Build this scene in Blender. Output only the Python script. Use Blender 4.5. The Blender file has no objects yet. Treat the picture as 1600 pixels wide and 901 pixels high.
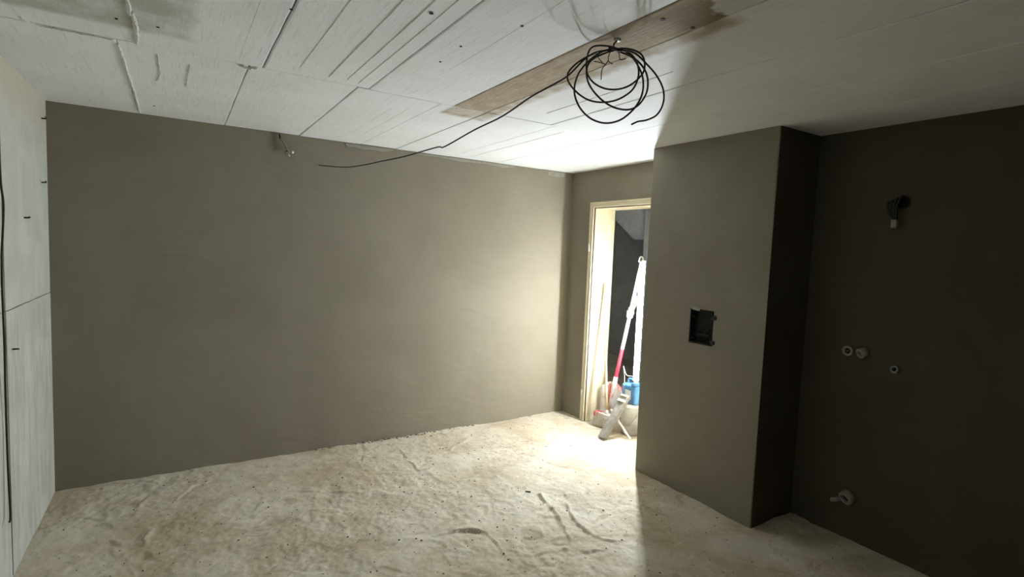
import bpy, bmesh, math, random
import numpy as np
from mathutils import Vector, Matrix

random.seed(7)
rng = np.random.default_rng(7)
SC = bpy.context.scene
COL = SC.collection

# ------------------------------------------------------------------ camera
cam_d = bpy.data.cameras.new('camera')
cam_d.sensor_width = 36.0
cam_d.lens = 36.0 * 833.7 / 1600.0
cam_d.clip_start = 0.02
cam = bpy.data.objects.new('camera', cam_d)
COL.objects.link(cam)
CR = Vector((0.84835, -0.52789, 0.04037)); CU = Vector((0.00504, 0.08430, 0.99643)); CF = Vector((0.52941, 0.84512, -0.07417))
cam.matrix_world = Matrix(((CR.x, CU.x, -CF.x, 0), (CR.y, CU.y, -CF.y, 0), (CR.z, CU.z, -CF.z, 1.62), (0, 0, 0, 1)))
SC.camera = cam

# ------------------------------------------------------------------ world, exposure
w = bpy.data.worlds.new('world'); SC.world = w; w.use_nodes = True
w.node_tree.nodes['Background'].inputs[0].default_value = (0.02, 0.02, 0.022, 1)
w.node_tree.nodes['Background'].inputs[1].default_value = 1.0
SC.view_settings.view_transform = 'Standard'
SC.view_settings.look = 'None'
SC.view_settings.gamma = 1.0
SC.view_settings.use_curve_mapping = False
SC.view_settings.exposure = 2.25
LAMP_RADIANCE = 96.0              # the one working lamp of the place: a tube lamp in the doorway
LAMP_COLOUR = (0.88, 0.95, 1.0)

# ------------------------------------------------------------------ room measures (metres)
H = 2.381
XL, YW, XD, XP, Y1, Y0, XR = -0.664, 4.216, 3.303, 2.911, 2.802, 1.837, 3.333
YB = -1.6
YJ, YJ2, ZJ, XJ = 3.857, 3.02, 2.024, 3.552       # door opening

# ------------------------------------------------------------------ helpers
def tag(o, label=None, cat=None, group=None, kind=None):
    if label: o['label'] = label
    if cat: o['category'] = cat
    if group: o['group'] = group
    if kind: o['kind'] = kind
    return o

def empty(name, loc, label, cat, group=None):
    o = bpy.data.objects.new(name, None); COL.objects.link(o)
    o.location = loc; o.empty_display_size = 0.05
    return tag(o, label, cat, group)

def link(name, me, mat, parent=None, smooth=False):
    """mesh coordinates are world coordinates; a part keeps them under its thing"""
    if mat: me.materials.append(mat)
    o = bpy.data.objects.new(name, me); COL.objects.link(o)
    if parent:
        o.parent = parent
        o.matrix_parent_inverse = Matrix.Translation(parent.location).inverted()
    if smooth:
        for p in me.polygons: p.use_smooth = True
    return o

def obj(name, bm, mat, parent=None, smooth=False, origin=None):
    bmesh.ops.recalc_face_normals(bm, faces=bm.faces)
    if origin is not None:
        bmesh.ops.translate(bm, verts=bm.verts, vec=-Vector(origin))
    me = bpy.data.meshes.new(name); bm.to_mesh(me); bm.free()
    o = link(name, me, mat, parent, smooth)
    if origin is not None: o.location = origin
    return o

def box(bm, x0, x1, y0, y1, z0, z1, bevel=0.0, M=None):
    r = bmesh.ops.create_cube(bm, size=1.0)
    vs = r['verts']
    for v in vs:
        v.co = Vector(((x0 + x1) / 2 + v.co.x * (x1 - x0), (y0 + y1) / 2 + v.co.y * (y1 - y0), (z0 + z1) / 2 + v.co.z * (z1 - z0)))
    if bevel:
        es = list({e for v in vs for e in v.link_edges})
        rr = bmesh.ops.bevel(bm, geom=es, offset=bevel, segments=2, affect='EDGES', profile=0.5)
        vs = list({v for f in rr['faces'] for v in f.verts} | {v for v in vs if v.is_valid})
    if M is not None:
        for v in vs: v.co = M @ v.co
    return vs

def spline(pts, n=8):
    P = [Vector(p) for p in pts]
    if len(P) < 3: return P
    out = []
    for i in range(len(P) - 1):
        p0 = P[max(i - 1, 0)]; p1 = P[i]; p2 = P[i + 1]; p3 = P[min(i + 2, len(P) - 1)]
        for k in range(n):
            t = k / n
            out.append(0.5 * ((2 * p1) + (p2 - p0) * t + (2 * p0 - 5 * p1 + 4 * p2 - p3) * t * t + (3 * p1 - p0 - 3 * p2 + p3) * t ** 3))
    out.append(P[-1])
    return out

def tube(bm, pts, r, seg=8, caps=True):
    """r: a number or one radius per point"""
    P = [Vector(p) for p in pts]
    R = r if hasattr(r, '__len__') else [r] * len(P)
    ref = None; rings = []
    for i, p in enumerate(P):
        t = (P[min(i + 1, len(P) - 1)] - P[max(i - 1, 0)]).normalized()
        if ref is None:
            ref = t.orthogonal().normalized()
        ref = (ref - t * ref.dot(t))
        ref = ref.normalized() if ref.length > 1e-6 else t.orthogonal().normalized()
        b = t.cross(ref)
        rings.append([bm.verts.new(p + (ref * math.cos(a) + b * math.sin(a)) * R[i]) for a in [2 * math.pi * k / seg for k in range(seg)]])
    for a, b in zip(rings[:-1], rings[1:]):
        for k in range(seg):
            bm.faces.new((a[k], a[(k + 1) % seg], b[(k + 1) % seg], b[k]))
    if caps:
        bm.faces.new(rings[0][::-1]); bm.faces.new(rings[-1])
    return rings

def lathe(bm, prof, origin, axis=(0, 0, 1), seg=24, closed=False):
    """prof: (radius, height) pairs turned about the axis"""
    ax = Vector(axis).normalized(); u = ax.orthogonal().normalized(); v = ax.cross(u); o = Vector(origin)
    rings = []
    for r, h in prof:
        r = max(r, 1e-4)
        rings.append([bm.verts.new(o + ax * h + (u * math.cos(a) + v * math.sin(a)) * r) for a in [2 * math.pi * k / seg for k in range(seg)]])
    pr = list(zip(rings[:-1], rings[1:]))
    if closed: pr.append((rings[-1], rings[0]))
    for a, b in pr:
        for k in range(seg):
            bm.faces.new((a[k], a[(k + 1) % seg], b[(k + 1) % seg], b[k]))
    if not closed:
        bm.faces.new(rings[0][::-1]); bm.faces.new(rings[-1])

def prism(bm, poly, d):
    """closed prism: polygon (3-D points) pushed along d"""
    d = Vector(d)
    a = [bm.verts.new(Vector(p)) for p in poly]; b = [bm.verts.new(Vector(p) + d) for p in poly]
    n = len(a)
    bm.faces.new(a); bm.faces.new(b[::-1])
    for k in range(n):
        bm.faces.new((a[k], b[k], b[(k + 1) % n], a[(k + 1) % n]))

def new_bm(): return bmesh.new()

# ------------------------------------------------------------------ procedural materials
class NT:
    def __init__(s, name):
        s.m = bpy.data.materials.new(name); s.m.use_nodes = True
        s.t = s.m.node_tree; s.n = s.t.nodes; s.l = s.t.links
        s.b = s.n['Principled BSDF']
        s.co = s.n.new('ShaderNodeTexCoord').outputs['Object']
    def lk(s, a, b): s.l.new(a, b)
    def put(s, sock, v):
        if hasattr(v, 'is_linked'): s.l.new(v, sock)
        else: sock.default_value = v
    def math(s, op, a, b=0.0, c=0.0):
        n = s.n.new('ShaderNodeMath'); n.operation = op
        for i, v in enumerate((a, b, c)): s.put(n.inputs[i], v)
        return n.outputs[0]
    def noise(s, scale, detail=4, rough=0.55, vec=None, dist=0.0):
        n = s.n.new('ShaderNodeTexNoise'); n.inputs['Scale'].default_value = scale
        n.inputs['Detail'].default_value = detail; n.inputs['Roughness'].default_value = rough; n.inputs['Distortion'].default_value = dist
        s.lk(vec if vec is not None else s.co, n.inputs['Vector'])
        return n.outputs['Fac']
    def voro(s, scale, vec=None):
        n = s.n.new('ShaderNodeTexVoronoi'); n.inputs['Scale'].default_value = scale
        s.lk(vec if vec is not None else s.co, n.inputs['Vector'])
        return n.outputs['Distance']
    def stretch(s, sc, rot=(0, 0, 0)):
        n = s.n.new('ShaderNodeMapping'); n.inputs['Scale'].default_value = sc; n.inputs['Rotation'].default_value = rot
        s.lk(s.co, n.inputs['Vector']); return n.outputs[0]
    def ramp(s, fac, lo, hi):
        n = s.n.new('ShaderNodeMapRange'); n.interpolation_type = 'SMOOTHSTEP'
        s.put(n.inputs[0], fac); n.inputs[1].default_value = lo; n.inputs[2].default_value = hi
        return n.outputs[0]
    def mix(s, fac, a, b):
        n = s.n.new('ShaderNodeMix'); n.data_type = 'RGBA'
        s.put(n.inputs[0], fac)
        for i, v in ((6, a), (7, b)):
            if hasattr(v, 'is_linked'): s.l.new(v, n.inputs[i])
            else: n.inputs[i].default_value = (*v, 1)
        return n.outputs[2]
    def xyz(s):
        n = s.n.new('ShaderNodeSeparateXYZ'); s.lk(s.co, n.inputs[0]); return n.outputs
    def boxmask(s, ua, ub, u0, u1, v0, v1, soft=0.02, wob=0.05, wscale=9):
        """1 inside a ragged-edged rectangle of a flat surface: a stain with its own shape"""
        wv = s.math('MULTIPLY', s.math('SUBTRACT', s.noise(wscale, 5), 0.5), wob * 2)
        def side(c, lo, hi):
            d = s.math('MAXIMUM', s.math('SUBTRACT', lo, c), s.math('SUBTRACT', c, hi)); return d
        d = s.math('MAXIMUM', side(ua, u0, u1), side(ub, v0, v1))
        return s.ramp(s.math('ADD', d, wv), soft, -soft)
    def bump(s, height, strength=0.3, dist=0.01):
        n = s.n.new('ShaderNodeBump'); n.inputs['Strength'].default_value = strength; n.inputs['Distance'].default_value = dist
        s.lk(height, n.inputs['Height'])
        prev = s.b.inputs['Normal']
        if prev.is_linked: s.lk(prev.links[0].from_socket, n.inputs['Normal'])
        s.lk(n.outputs[0], s.b.inputs['Normal'])
    def done(s, colour, rough=0.9, spec=0.2):
        s.put(s.b.inputs['Base Color'], colour if hasattr(colour, 'is_linked') else (*colour, 1))
        s.put(s.b.inputs['Roughness'], rough); s.b.inputs['Specular IOR Level'].default_value = spec
        return s.m

def plain(name, a, b=None, rough=0.6, scale=30, spec=0.3, metal=0.0, bump=0.15):
    s = NT(name)
    b = b or tuple(c * 0.8 for c in a)
    n = s.noise(scale, 4)
    if bump: s.bump(n, bump, 0.002)
    s.b.inputs['Metallic'].default_value = metal
    return s.done(s.mix(s.ramp(n, 0.35, 0.7), a, b), rough, spec)

def m_plaster():
    s = NT('grey_brown_plaster')
    big = s.noise(1.1, 5, 0.6, dist=0.4); mid = s.noise(5, 5, 0.6, dist=0.8); fine = s.noise(240, 3)
    c = s.mix(s.ramp(big, 0.3, 0.7), (0.240, 0.210, 0.158), (0.280, 0.250, 0.194))
    c = s.mix(s.math('MULTIPLY', s.ramp(mid, 0.45, 0.75), 0.35), c, (0.24, 0.22, 0.168))
    c = s.mix(s.math('MULTIPLY', s.ramp(s.noise(70, 2), 0.66, 0.74), 0.25), c, (0.35, 0.33, 0.28))
    trow = s.noise(3, 4, 0.5, s.stretch((1.0, 1.0, 2.2), (0, 0.5, 0)), 1.2)
    s.bump(trow, 0.25, 0.02); s.bump(fine, 0.12, 0.0015)
    return s.done(c, 0.92, 0.12)

def m_shaded():  # same plaster, with the shade beyond the pillar put into its colour
    s = NT('shade_darkened_brown_plaster')
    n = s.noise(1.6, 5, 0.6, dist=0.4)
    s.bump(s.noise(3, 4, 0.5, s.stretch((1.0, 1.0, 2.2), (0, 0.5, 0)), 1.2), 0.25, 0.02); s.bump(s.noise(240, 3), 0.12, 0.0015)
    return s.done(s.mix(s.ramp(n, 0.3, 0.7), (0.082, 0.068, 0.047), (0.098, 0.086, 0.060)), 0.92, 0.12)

def m_ceiling():
    s = NT('white_painted_formwork_concrete')
    X, Y, Z = s.xyz()
    grain = s.noise(16, 6, 0.6, s.stretch((6, 0.35, 1)), 0.3)
    blotch = s.noise(2.0, 5)
    c = s.mix(s.ramp(blotch, 0.3, 0.7), (0.84, 0.845, 0.835), (0.90, 0.905, 0.905))
    c = s.mix(s.math('MULTIPLY', s.ramp(grain, 0.52, 0.70), 0.45), c, (0.68, 0.67, 0.63))
    pores = s.voro(60)
    c = s.mix(s.math('MULTIPLY', s.ramp(pores, 0.10, 0.04), s.ramp(s.noise(7, 2), 0.58, 0.68)), c, (0.25, 0.24, 0.21))
    # greenish bare patch in the near corner
    k = s.boxmask(X, Y, -0.52, 0.045, 1.2, 2.52, 0.03, 0.05, 7)
    c = s.mix(s.math('MULTIPLY', k, s.math('MULTIPLY_ADD', s.ramp(s.noise(6, 5), 0.3, 0.65), 0.5, 0.3)), c, (0.42, 0.42, 0.34))
    # brown stain beside the rusty board
    k2 = s.boxmask(X, Y, 1.24, 1.555, 1.13, 2.90, 0.03, 0.03, 20)
    k2 = s.math('MULTIPLY', k2, s.math('MULTIPLY_ADD', s.ramp(s.noise(12, 6), 0.3, 0.7), 0.5, 0.5))
    k2 = s.math('MULTIPLY', k2, s.ramp(X, 1.262, 1.285))
    c = s.mix(k2, c, (0.44, 0.36, 0.25))
    s.bump(grain, 0.2, 0.003); s.bump(s.noise(40, 7, 0.7), 0.3, 0.005); s.bump(s.ramp(s.noise(14, 5, 0.6, s.stretch((3, 0.8, 1), (0, 0, .25)), 1.0), 0.60, 0.64), 0.35, 0.002)
    return s.done(c, 0.85, 0.2)

def m_board():
    s = NT('brown_stained_board_concrete')
    X, Y, Z = s.xyz()
    grain = s.noise(18, 6, 0.65, s.stretch((7, 0.5, 1)), 0.4)
    c = s.mix(s.ramp(grain, 0.35, 0.7), (0.50, 0.41, 0.30), (0.36, 0.28, 0.19))
    c = s.mix(s.math('MULTIPLY', s.ramp(s.noise(13, 7, 0.7, s.stretch((1.6, .8, 1))), 0.45, 0.75), 0.7), c, (0.62, 0.56, 0.46))
    dark = s.boxmask(X, Y, 1.28, 1.53, 1.0, 1.32, 0.06, 0.05, 9)
    c = s.mix(s.math('MULTIPLY', dark, 0.75), c, (0.21, 0.155, 0.085))
    white = s.ramp(s.math('ADD', Y, s.math('MULTIPLY', s.noise(12, 4), 0.25)), 1.26, 1.22)
    c = s.mix(white, c, (0.74, 0.73, 0.69))
    s.bump(grain, 0.6, 0.006); s.bump(s.noise(60, 4), 0.3, 0.004)
    return s.done(c, 0.85, 0.2)

def m_concrete():
    s = NT('bare_grey_concrete')
    X, Y, Z = s.xyz()
    n = s.noise(3, 6, 0.6, dist=0.5)
    c = s.mix(s.ramp(n, 0.3, 0.7), (0.56, 0.565, 0.505), (0.66, 0.665, 0.60))
    runs = s.noise(7, 4, 0.6, s.stretch((1, 3, 0.5)))
    low = s.math('MULTIPLY', s.ramp(Z, 1.28, 1.1), s.ramp(runs, 0.42, 0.62))
    c = s.mix(s.math('MULTIPLY', low, 0.4), c, (0.38, 0.365, 0.33))
    c = s.mix(s.math('MULTIPLY', s.math('MULTIPLY', s.ramp(Z, 1.2, 1.0), s.ramp(s.noise(9, 3, 0.5, s.stretch((1, 2.5, 0.8))), 0.6, 0.7)), 0.6), c, (0.64, 0.65, 0.61))
    pores = s.math('MULTIPLY', s.ramp(s.voro(48), 0.26, 0.12), s.math('MULTIPLY', s.ramp(Z, 2.10, 2.25), s.ramp(s.noise(8, 3), 0.45, 0.55)))
    c = s.mix(s.math('MULTIPLY', pores, 0.75), c, (0.27, 0.25, 0.20))
    c = s.mix(s.math('MULTIPLY', s.ramp(s.math('ADD', Z, s.math('MULTIPLY', s.noise(9, 5), .3)), 2.27, 2.42), 0.7), c, (0.60, 0.55, 0.43))
    s.bump(s.noise(30, 6), 0.3, 0.004); s.bump(s.math('SUBTRACT', 1.0, pores), 0.6, 0.004)
    return s.done(c, 0.85, 0.2)

def m_floor():
    s = NT('dusty_beige_screed')
    n = s.noise(1.7, 6, 0.6, dist=0.6); n2 = s.noise(8, 6, 0.65, dist=0.5); sp = s.voro(38)
    c = s.mix(s.ramp(n, 0.36, 0.62), (0.53, 0.445, 0.315), (0.69, 0.625, 0.50))
    c = s.mix(s.math('MULTIPLY', s.ramp(n2, 0.5, 0.72), 0.55), c, (0.72, 0.68, 0.59))
    c = s.mix(s.math('MULTIPLY', s.ramp(s.noise(4.5, 7, 0.7, dist=1.2), 0.54, 0.66), 0.7), c, (0.43, 0.35, 0.24))
    c = s.mix(s.math('MULTIPLY', s.ramp(sp, 0.16, 0.08), s.ramp(s.noise(11, 3), 0.52, 0.6)), c, (0.22, 0.18, 0.13))
    c = s.mix(s.math('MULTIPLY', s.ramp(s.noise(24, 8, 0.75), 0.54, 0.66), 0.5), c, (0.82, 0.79, 0.71))
    c = s.mix(s.math('MULTIPLY', s.ramp(s.noise(33, 8, 0.75, dist=0.6), 0.58, 0.68), 0.45), c, (0.33, 0.27, 0.19))
    s.bump(s.noise(34, 8, 0.7), 0.26, 0.010); s.bump(s.noise(150, 4), 0.25, 0.003)
    return s.done(c, 0.93, 0.12)

M_SHADED = m_shaded()
M_PLASTER, M_CEIL, M_BOARD, M_CONC, M_FLOOR = m_plaster(), m_ceiling(), m_board(), m_concrete(), m_floor()
M_HALL = plain('grey_hall_plaster', (0.52, 0.52, 0.51), (0.44, 0.44, 0.43), 0.9, 6)
M_STAIR = plain('pale_grey_stair_concrete', (0.80, 0.81, 0.82), (0.68, 0.69, 0.70), 0.85, 14)
M_BACK = plain('concrete_joint_filler', (0.16, 0.15, 0.125), (0.10, 0.09, 0.07), 0.95, 20)
M_FIN = plain('white_laitance', (0.80, 0.79, 0.75), (0.62, 0.60, 0.55), 0.9, 60)
M_CREAM = plain('cream_enamel_steel', (0.72, 0.64, 0.45), (0.66, 0.58, 0.40), 0.38, 7, 0.5, bump=0.04)
M_SEAL = plain('dark_door_seal', (0.09, 0.075, 0.05), None, 0.7)
M_CABLE = plain('black_brown_cable_sheath', (0.030, 0.026, 0.020), (0.02, 0.018, 0.014), 0.55, 40, 0.35, bump=0.05)
M_WIRE = plain('dark_copper_wire', (0.045, 0.035, 0.028), None, 0.55)
M_RUST = plain('rusty_tie_wire', (0.045, 0.035, 0.025), (0.08, 0.045, 0.02), 0.8, 60)
M_BLACK = plain('black_plastic', (0.022, 0.022, 0.022), (0.015, 0.015, 0.015), 0.5, 20)
M_WHITEP = plain('white_plastic', (0.78, 0.77, 0.72), (0.68, 0.66, 0.60), 0.4, 20)
M_HOLE = plain('dark_pipe_inside', (0.012, 0.011, 0.010), None, 0.8)
M_DUSTY = plain('dusty_grey_white_plastic', (0.36, 0.345, 0.30), (0.27, 0.255, 0.22), 0.6, 20)
M_METAL = plain('dull_bright_metal', (0.75, 0.74, 0.70), (0.55, 0.54, 0.50), 0.3, 40, 0.5, 0.9)
M_PALEWIRE = plain('pale_wire_sheath', (0.30, 0.27, 0.23), None, 0.6)
M_STICK = plain('pale_wooden_stick', (0.70, 0.58, 0.36), (0.58, 0.45, 0.25), 0.6, 18)
M_RED = plain('red_painted_wood', (0.62, 0.045, 0.075), (0.52, 0.04, 0.06), 0.45, 16)
M_WHITEPAINT = plain('white_painted_wood', (0.80, 0.78, 0.74), (0.70, 0.67, 0.62), 0.5, 16)
M_GREYWOOD = plain('grey_dusty_wood', (0.34, 0.32, 0.28), (0.22, 0.20, 0.17), 0.85, 25)
M_BUCKET = plain('white_bucket_plastic', (0.74, 0.74, 0.72), (0.60, 0.59, 0.55), 0.5, 15)
M_BLUE = plain('blue_plastic', (0.10, 0.26, 0.50), (0.07, 0.19, 0.40), 0.4, 25)
M_BRISTLE = plain('dusty_bristles', (0.78, 0.74, 0.66), (0.60, 0.56, 0.48), 0.95, 90)
M_GRIT = plain('pale_grit', (0.50, 0.45, 0.36), (0.30, 0.26, 0.20), 0.95, 60)
M_DARKGRIT = plain('brown_dark_crumbs', (0.20, 0.16, 0.11), (0.10, 0.08, 0.055), 0.95, 60)
M_DARKCHIP = plain('dark_wood_chip', (0.06, 0.045, 0.03), None, 0.9)
def m_blade():
    s = NT('dusty_white_blade_with_red_paint')
    n = s.noise(14, 5)
    c = s.mix(s.ramp(n, 0.35, 0.65), (0.78, 0.74, 0.69), (0.62, 0.57, 0.50))
    c = s.mix(s.ramp(s.noise(6, 4, 0.6, s.stretch((1.6, 1.6, 0.7))), 0.50, 0.58), c, (0.66, 0.16, 0.17))
    s.bump(n, 0.3, 0.004)
    return s.done(c, 0.6, 0.3)
M_BLADE = m_blade()
def m_emit(name, power):
    s = NT(name)
    s.b.inputs['Emission Color'].default_value = (*LAMP_COLOUR, 1)
    s.b.inputs['Emission Strength'].default_value = power
    return s.done((0.9, 0.9, 0.9), 0.4)
M_EMIT = m_emit('lit_tube_front', LAMP_RADIANCE); M_EMIT_BACK = m_emit('dim_tube_back', LAMP_RADIANCE * 0.11)

# ------------------------------------------------------------------ value noise for real relief
def vnoise(x, y, seed):
    r = np.random.default_rng(seed); T = r.random((256, 256))
    xi = np.floor(x).astype(int); yi = np.floor(y).astype(int); fx = x - xi; fy = y - yi
    fx = fx * fx * (3 - 2 * fx); fy = fy * fy * (3 - 2 * fy)
    g = lambda a, b: T[a % 256, b % 256]
    return (g(xi, yi) * (1 - fx) + g(xi + 1, yi) * fx) * (1 - fy) + (g(xi, yi + 1) * (1 - fx) + g(xi + 1, yi + 1) * fx) * fy - 0.5

# ------------------------------------------------------------------ floor
STROKES = [   # scrape marks, ridges and edges of shoe prints in the screed: points, depth, width
 ([(-0.193, 3.839), (-0.219, 3.752), (-0.226, 3.662)], 6, .022), ([(-0.372, 3.818), (-0.374, 3.738), (-0.348, 3.598), (-0.32, 3.535)], 6, .02),
 ([(-0.354, 3.484), (-0.324, 3.39), (-0.277, 3.328)], 6, .018), ([(-0.147, 3.421), (-0.17, 3.342), (-0.171, 3.234), (-0.136, 3.144)], 8, .02),
 ([(-0.298, 3.281), (-0.278, 3.19)], 7, .015), ([(-0.249, 3.174), (-0.218, 3.072)], 7, .016), ([(-0.506, 3.781), (-0.436, 3.719), (-0.28, 3.608)], 5, .016),
 ([(-0.001, 3.77), (0.065, 3.891), (0.122, 3.928)], 5, .02), ([(1.15, 2.623), (1.246, 2.624), (1.33, 2.618), (1.418, 2.589), (1.492, 2.533)], 20, .015),
 ([(1.478, 2.533), (1.472, 2.408), (1.465, 2.271)], 6, .014), ([(1.47, 4.049), (1.462, 3.798), (1.453, 3.532)], 6, .022),
 ([(1.526, 3.596), (1.775, 3.712), (2.061, 3.891)], 5, .02), ([(1.649, 3.338), (1.953, 3.385), (2.285, 3.487)], 5, .018),
 ([(0.412, 3.645), (0.746, 3.481), (1.101, 3.269)], 4, .018), ([(2.018, 2.769), (1.968, 2.525), (1.864, 2.27)], 6, .018),
 ([(1.535, 2.223), (1.665, 2.206), (1.781, 2.199)], 6, .015), ([(1.226, 4.049), (1.145, 3.826)], 5, .018), ([(1.006, 2.654), (1.051, 2.698), (1.162, 2.711)], 5, .014),
 ([(2.174, 2.702), (2.057, 2.518), (2.005, 2.355), (2.006, 2.229), (2.045, 2.137), (2.147, 2.083)], 8, .018), ([(2.025, 2.778), (1.967, 2.565), (1.909, 2.405)], 5, .015),
 ([(1.888, 2.107), (1.99, 2.076), (2.113, 2.033)], 6, .016), ([(2.526, 2.365), (2.459, 2.198), (2.424, 2.009)], 5, .02), ([(2.446, 3.117), (2.595, 3.085), (2.801, 3.115)], 4, .018)]

def floor_z(x, y, strokes=True):
    x = np.asarray(x, float); y = np.asarray(y, float)
    wx = x + 0.12 * vnoise(x * 3 + 9, y * 3 + 4, 11); wy = y + 0.12 * vnoise(x * 3 + 1, y * 3 + 7, 12)
    h = 0.010 * vnoise(wx * 1.6 + 20, wy * 1.6 + 20, 1) + 0.010 * vnoise(wx * 5 + 20, wy * 5 + 20, 2)
    h += 0.0055 * vnoise(wx * 13 + 30, wy * 13 + 30, 3) + 0.0022 * vnoise(x * 31 + 40, y * 31 + 40, 4)
    patch = np.clip(vnoise(x * 2.3 + 5, y * 2.3 + 5, 6) * 4 + 0.4, 0, 1)          # rougher clumpy areas
    for cx, cy, r in ((1.28, 2.45, .18), (1.478, 2.922, .16), (0.2, 3.0, .22), (0.3, 3.35, .2), (1.65, 2.15, .3)):
        patch = np.maximum(patch, np.exp(-((x - cx) ** 2 + (y - cy) ** 2) / r ** 2))
    h += (0.12 + patch) * 0.0022 * (vnoise(x * 62 + 50, y * 62 + 50, 5) + 0.8 * vnoise(x * 44 + 13, y * 44 + 13, 8))
    for sc, amp, sd_, lo in ((7, .0030, 31, .02), (16, .0019, 32, .03), (34, .0011, 33, .05)):
        q = np.clip((vnoise(wx * sc + 60, wy * sc * 1.25 + 60, sd_) + .5 * vnoise(x * sc * 2.7 + 9, y * sc * 2.7 + 9, sd_ + 9)) / .07 + lo, 0, 1)
        h += amp * (q * q * (3 - 2 * q) - .5) * (.4 + .8 * patch)
    if strokes:
        for pts, dep, wd in STROKES:
            wd = wd * .5; dep = dep * .95
            pts = [tuple(v)[:2] for v in spline([(a, b, 0) for a, b in pts], 5)]
            ax = [p[0] for p in pts]; ay = [p[1] for p in pts]
            sel = (x > min(ax) - .12) & (x < max(ax) + .12) & (y > min(ay) - .12) & (y < max(ay) + .12)
            if not sel.any(): continue
            xs, ys = x[sel], y[sel]; best = np.full(xs.shape, 9.0); sg = np.zeros(xs.shape)
            for (a, b), (c, d) in zip(pts[:-1], pts[1:]):
                L2 = (c - a) ** 2 + (d - b) ** 2 + 1e-9
                t = np.clip(((xs - a) * (c - a) + (ys - b) * (d - b)) / L2, 0, 1)
                q = np.hypot(xs - a - t * (c - a), ys - b - t * (d - b))
                s = np.sign((c - a) * (ys - b) - (d - b) * (xs - a))
                m = q < best; best[m] = q[m]; sg[m] = s[m]
            sd = best * sg
            brk = np.clip(.75 + 2.2 * vnoise(xs * 14 + 70, ys * 14 + 70, 41), .05, 1.5)
            sdj = sd + .016 * vnoise(xs * 24 + 80, ys * 24 + 80, 42) + .008 * vnoise(xs * 70 + 80, ys * 70 + 80, 43)
            led = np.clip(sdj / wd + .5, 0, 1)
            h[sel] += dep * 0.001 * brk * (.9 * (led - .5) * np.exp(-(sdj / (5 * wd)) ** 2) - .7 * np.exp(-(sdj / (.55 * wd)) ** 2) + .35 * np.exp(-((sdj - 1.4 * wd) / wd) ** 2))
    return np.clip(h - 0.002, -0.02, 0.014)

def floor_mesh(name, x0, x1, y0, y1, step):
    nx = int((x1 - x0) / step) + 1; ny = int((y1 - y0) / step) + 1
    gx, gy = np.meshgrid(np.linspace(x0, x1, nx), np.linspace(y0, y1, ny), indexing='ij')
    z = floor_z(gx, gy)
    co = np.stack([gx, gy, z], -1).reshape(-1, 3)
    i = np.arange(nx * ny).reshape(nx, ny)
    f = np.stack([i[:-1, :-1], i[1:, :-1], i[1:, 1:], i[:-1, 1:]], -1).reshape(-1, 4)
    me = bpy.data.meshes.new(name)
    me.vertices.add(len(co)); me.vertices.foreach_set('co', co.ravel())
    me.loops.add(f.size); me.loops.foreach_set('vertex_index', f.ravel().astype(np.int32))
    me.polygons.add(len(f)); me.polygons.foreach_set('loop_start', np.arange(0, f.size, 4, dtype=np.int32))
    me.polygons.foreach_set('use_smooth', np.ones(len(f), dtype=bool))
    me.update(calc_edges=True); me.validate()
    return me

floor = link('floor', floor_mesh('floor', XL - .03, 3.66, 0.85, YW + .03, 0.0085), M_FLOOR)
tag(floor, 'dusty trampled beige screed floor of the bare room', kind='structure')
link('screed', floor_mesh('screed', XL - .03, 3.66, YB, 0.85, 0.03), M_FLOOR, floor)
link('screed', floor_mesh('screed', 3.66, 6.1, 2.0, 6.6, 0.04), M_FLOOR, floor)
bm = new_bm(); box(bm, XL - .3, 6.2, YB - .2, 6.7, -0.2, -0.04); obj('slab', bm, M_BACK, floor)

# ------------------------------------------------------------------ walls
def wall(name, label, mat, *boxes):
    bm = new_bm()
    for b in boxes: box(bm, *b)
    return tag(obj(name, bm, mat), label, kind='structure')

T = 0.2
# long plastered wall, its face a little uneven
def uneven_wall(name, label):
    bm = new_bm(); nx, nz = 60, 36
    grid = []
    for i in range(nx + 1):
        row = []
        for k in range(nz + 1):
            x = XL - .02 + (XD + .02 - XL + .02) * i / nx; z = -0.03 + (H + 0.045) * k / nz
            d = 0.006 * float(vnoise(np.array(x * 1.3 + 3), np.array(z * 1.3 + 3), 21)) + 0.002 * float(vnoise(np.array(x * 5 + 3), np.array(z * 5 + 3), 22))
            if k == nz or k == nz - 1: d -= 0.004
            row.append(bm.verts.new((x, YW + d, z)))
        grid.append(row)
    for i in range(nx):
        for k in range(nz):
            bm.faces.new((grid[i][k], grid[i + 1][k], grid[i + 1][k + 1], grid[i][k + 1]))
    box(bm, XL - .3, 3.6, YW + .02, YW + T, -0.05, H + .1)
    o = obj(name, bm, M_PLASTER)
    for p in o.data.polygons: p.use_smooth = len(p.vertices) == 4 and p.area < 0.1
    return tag(o, label, kind='structure')
wall_long = uneven_wall('wall_back', 'long grey brown plastered wall across the room')
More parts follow.
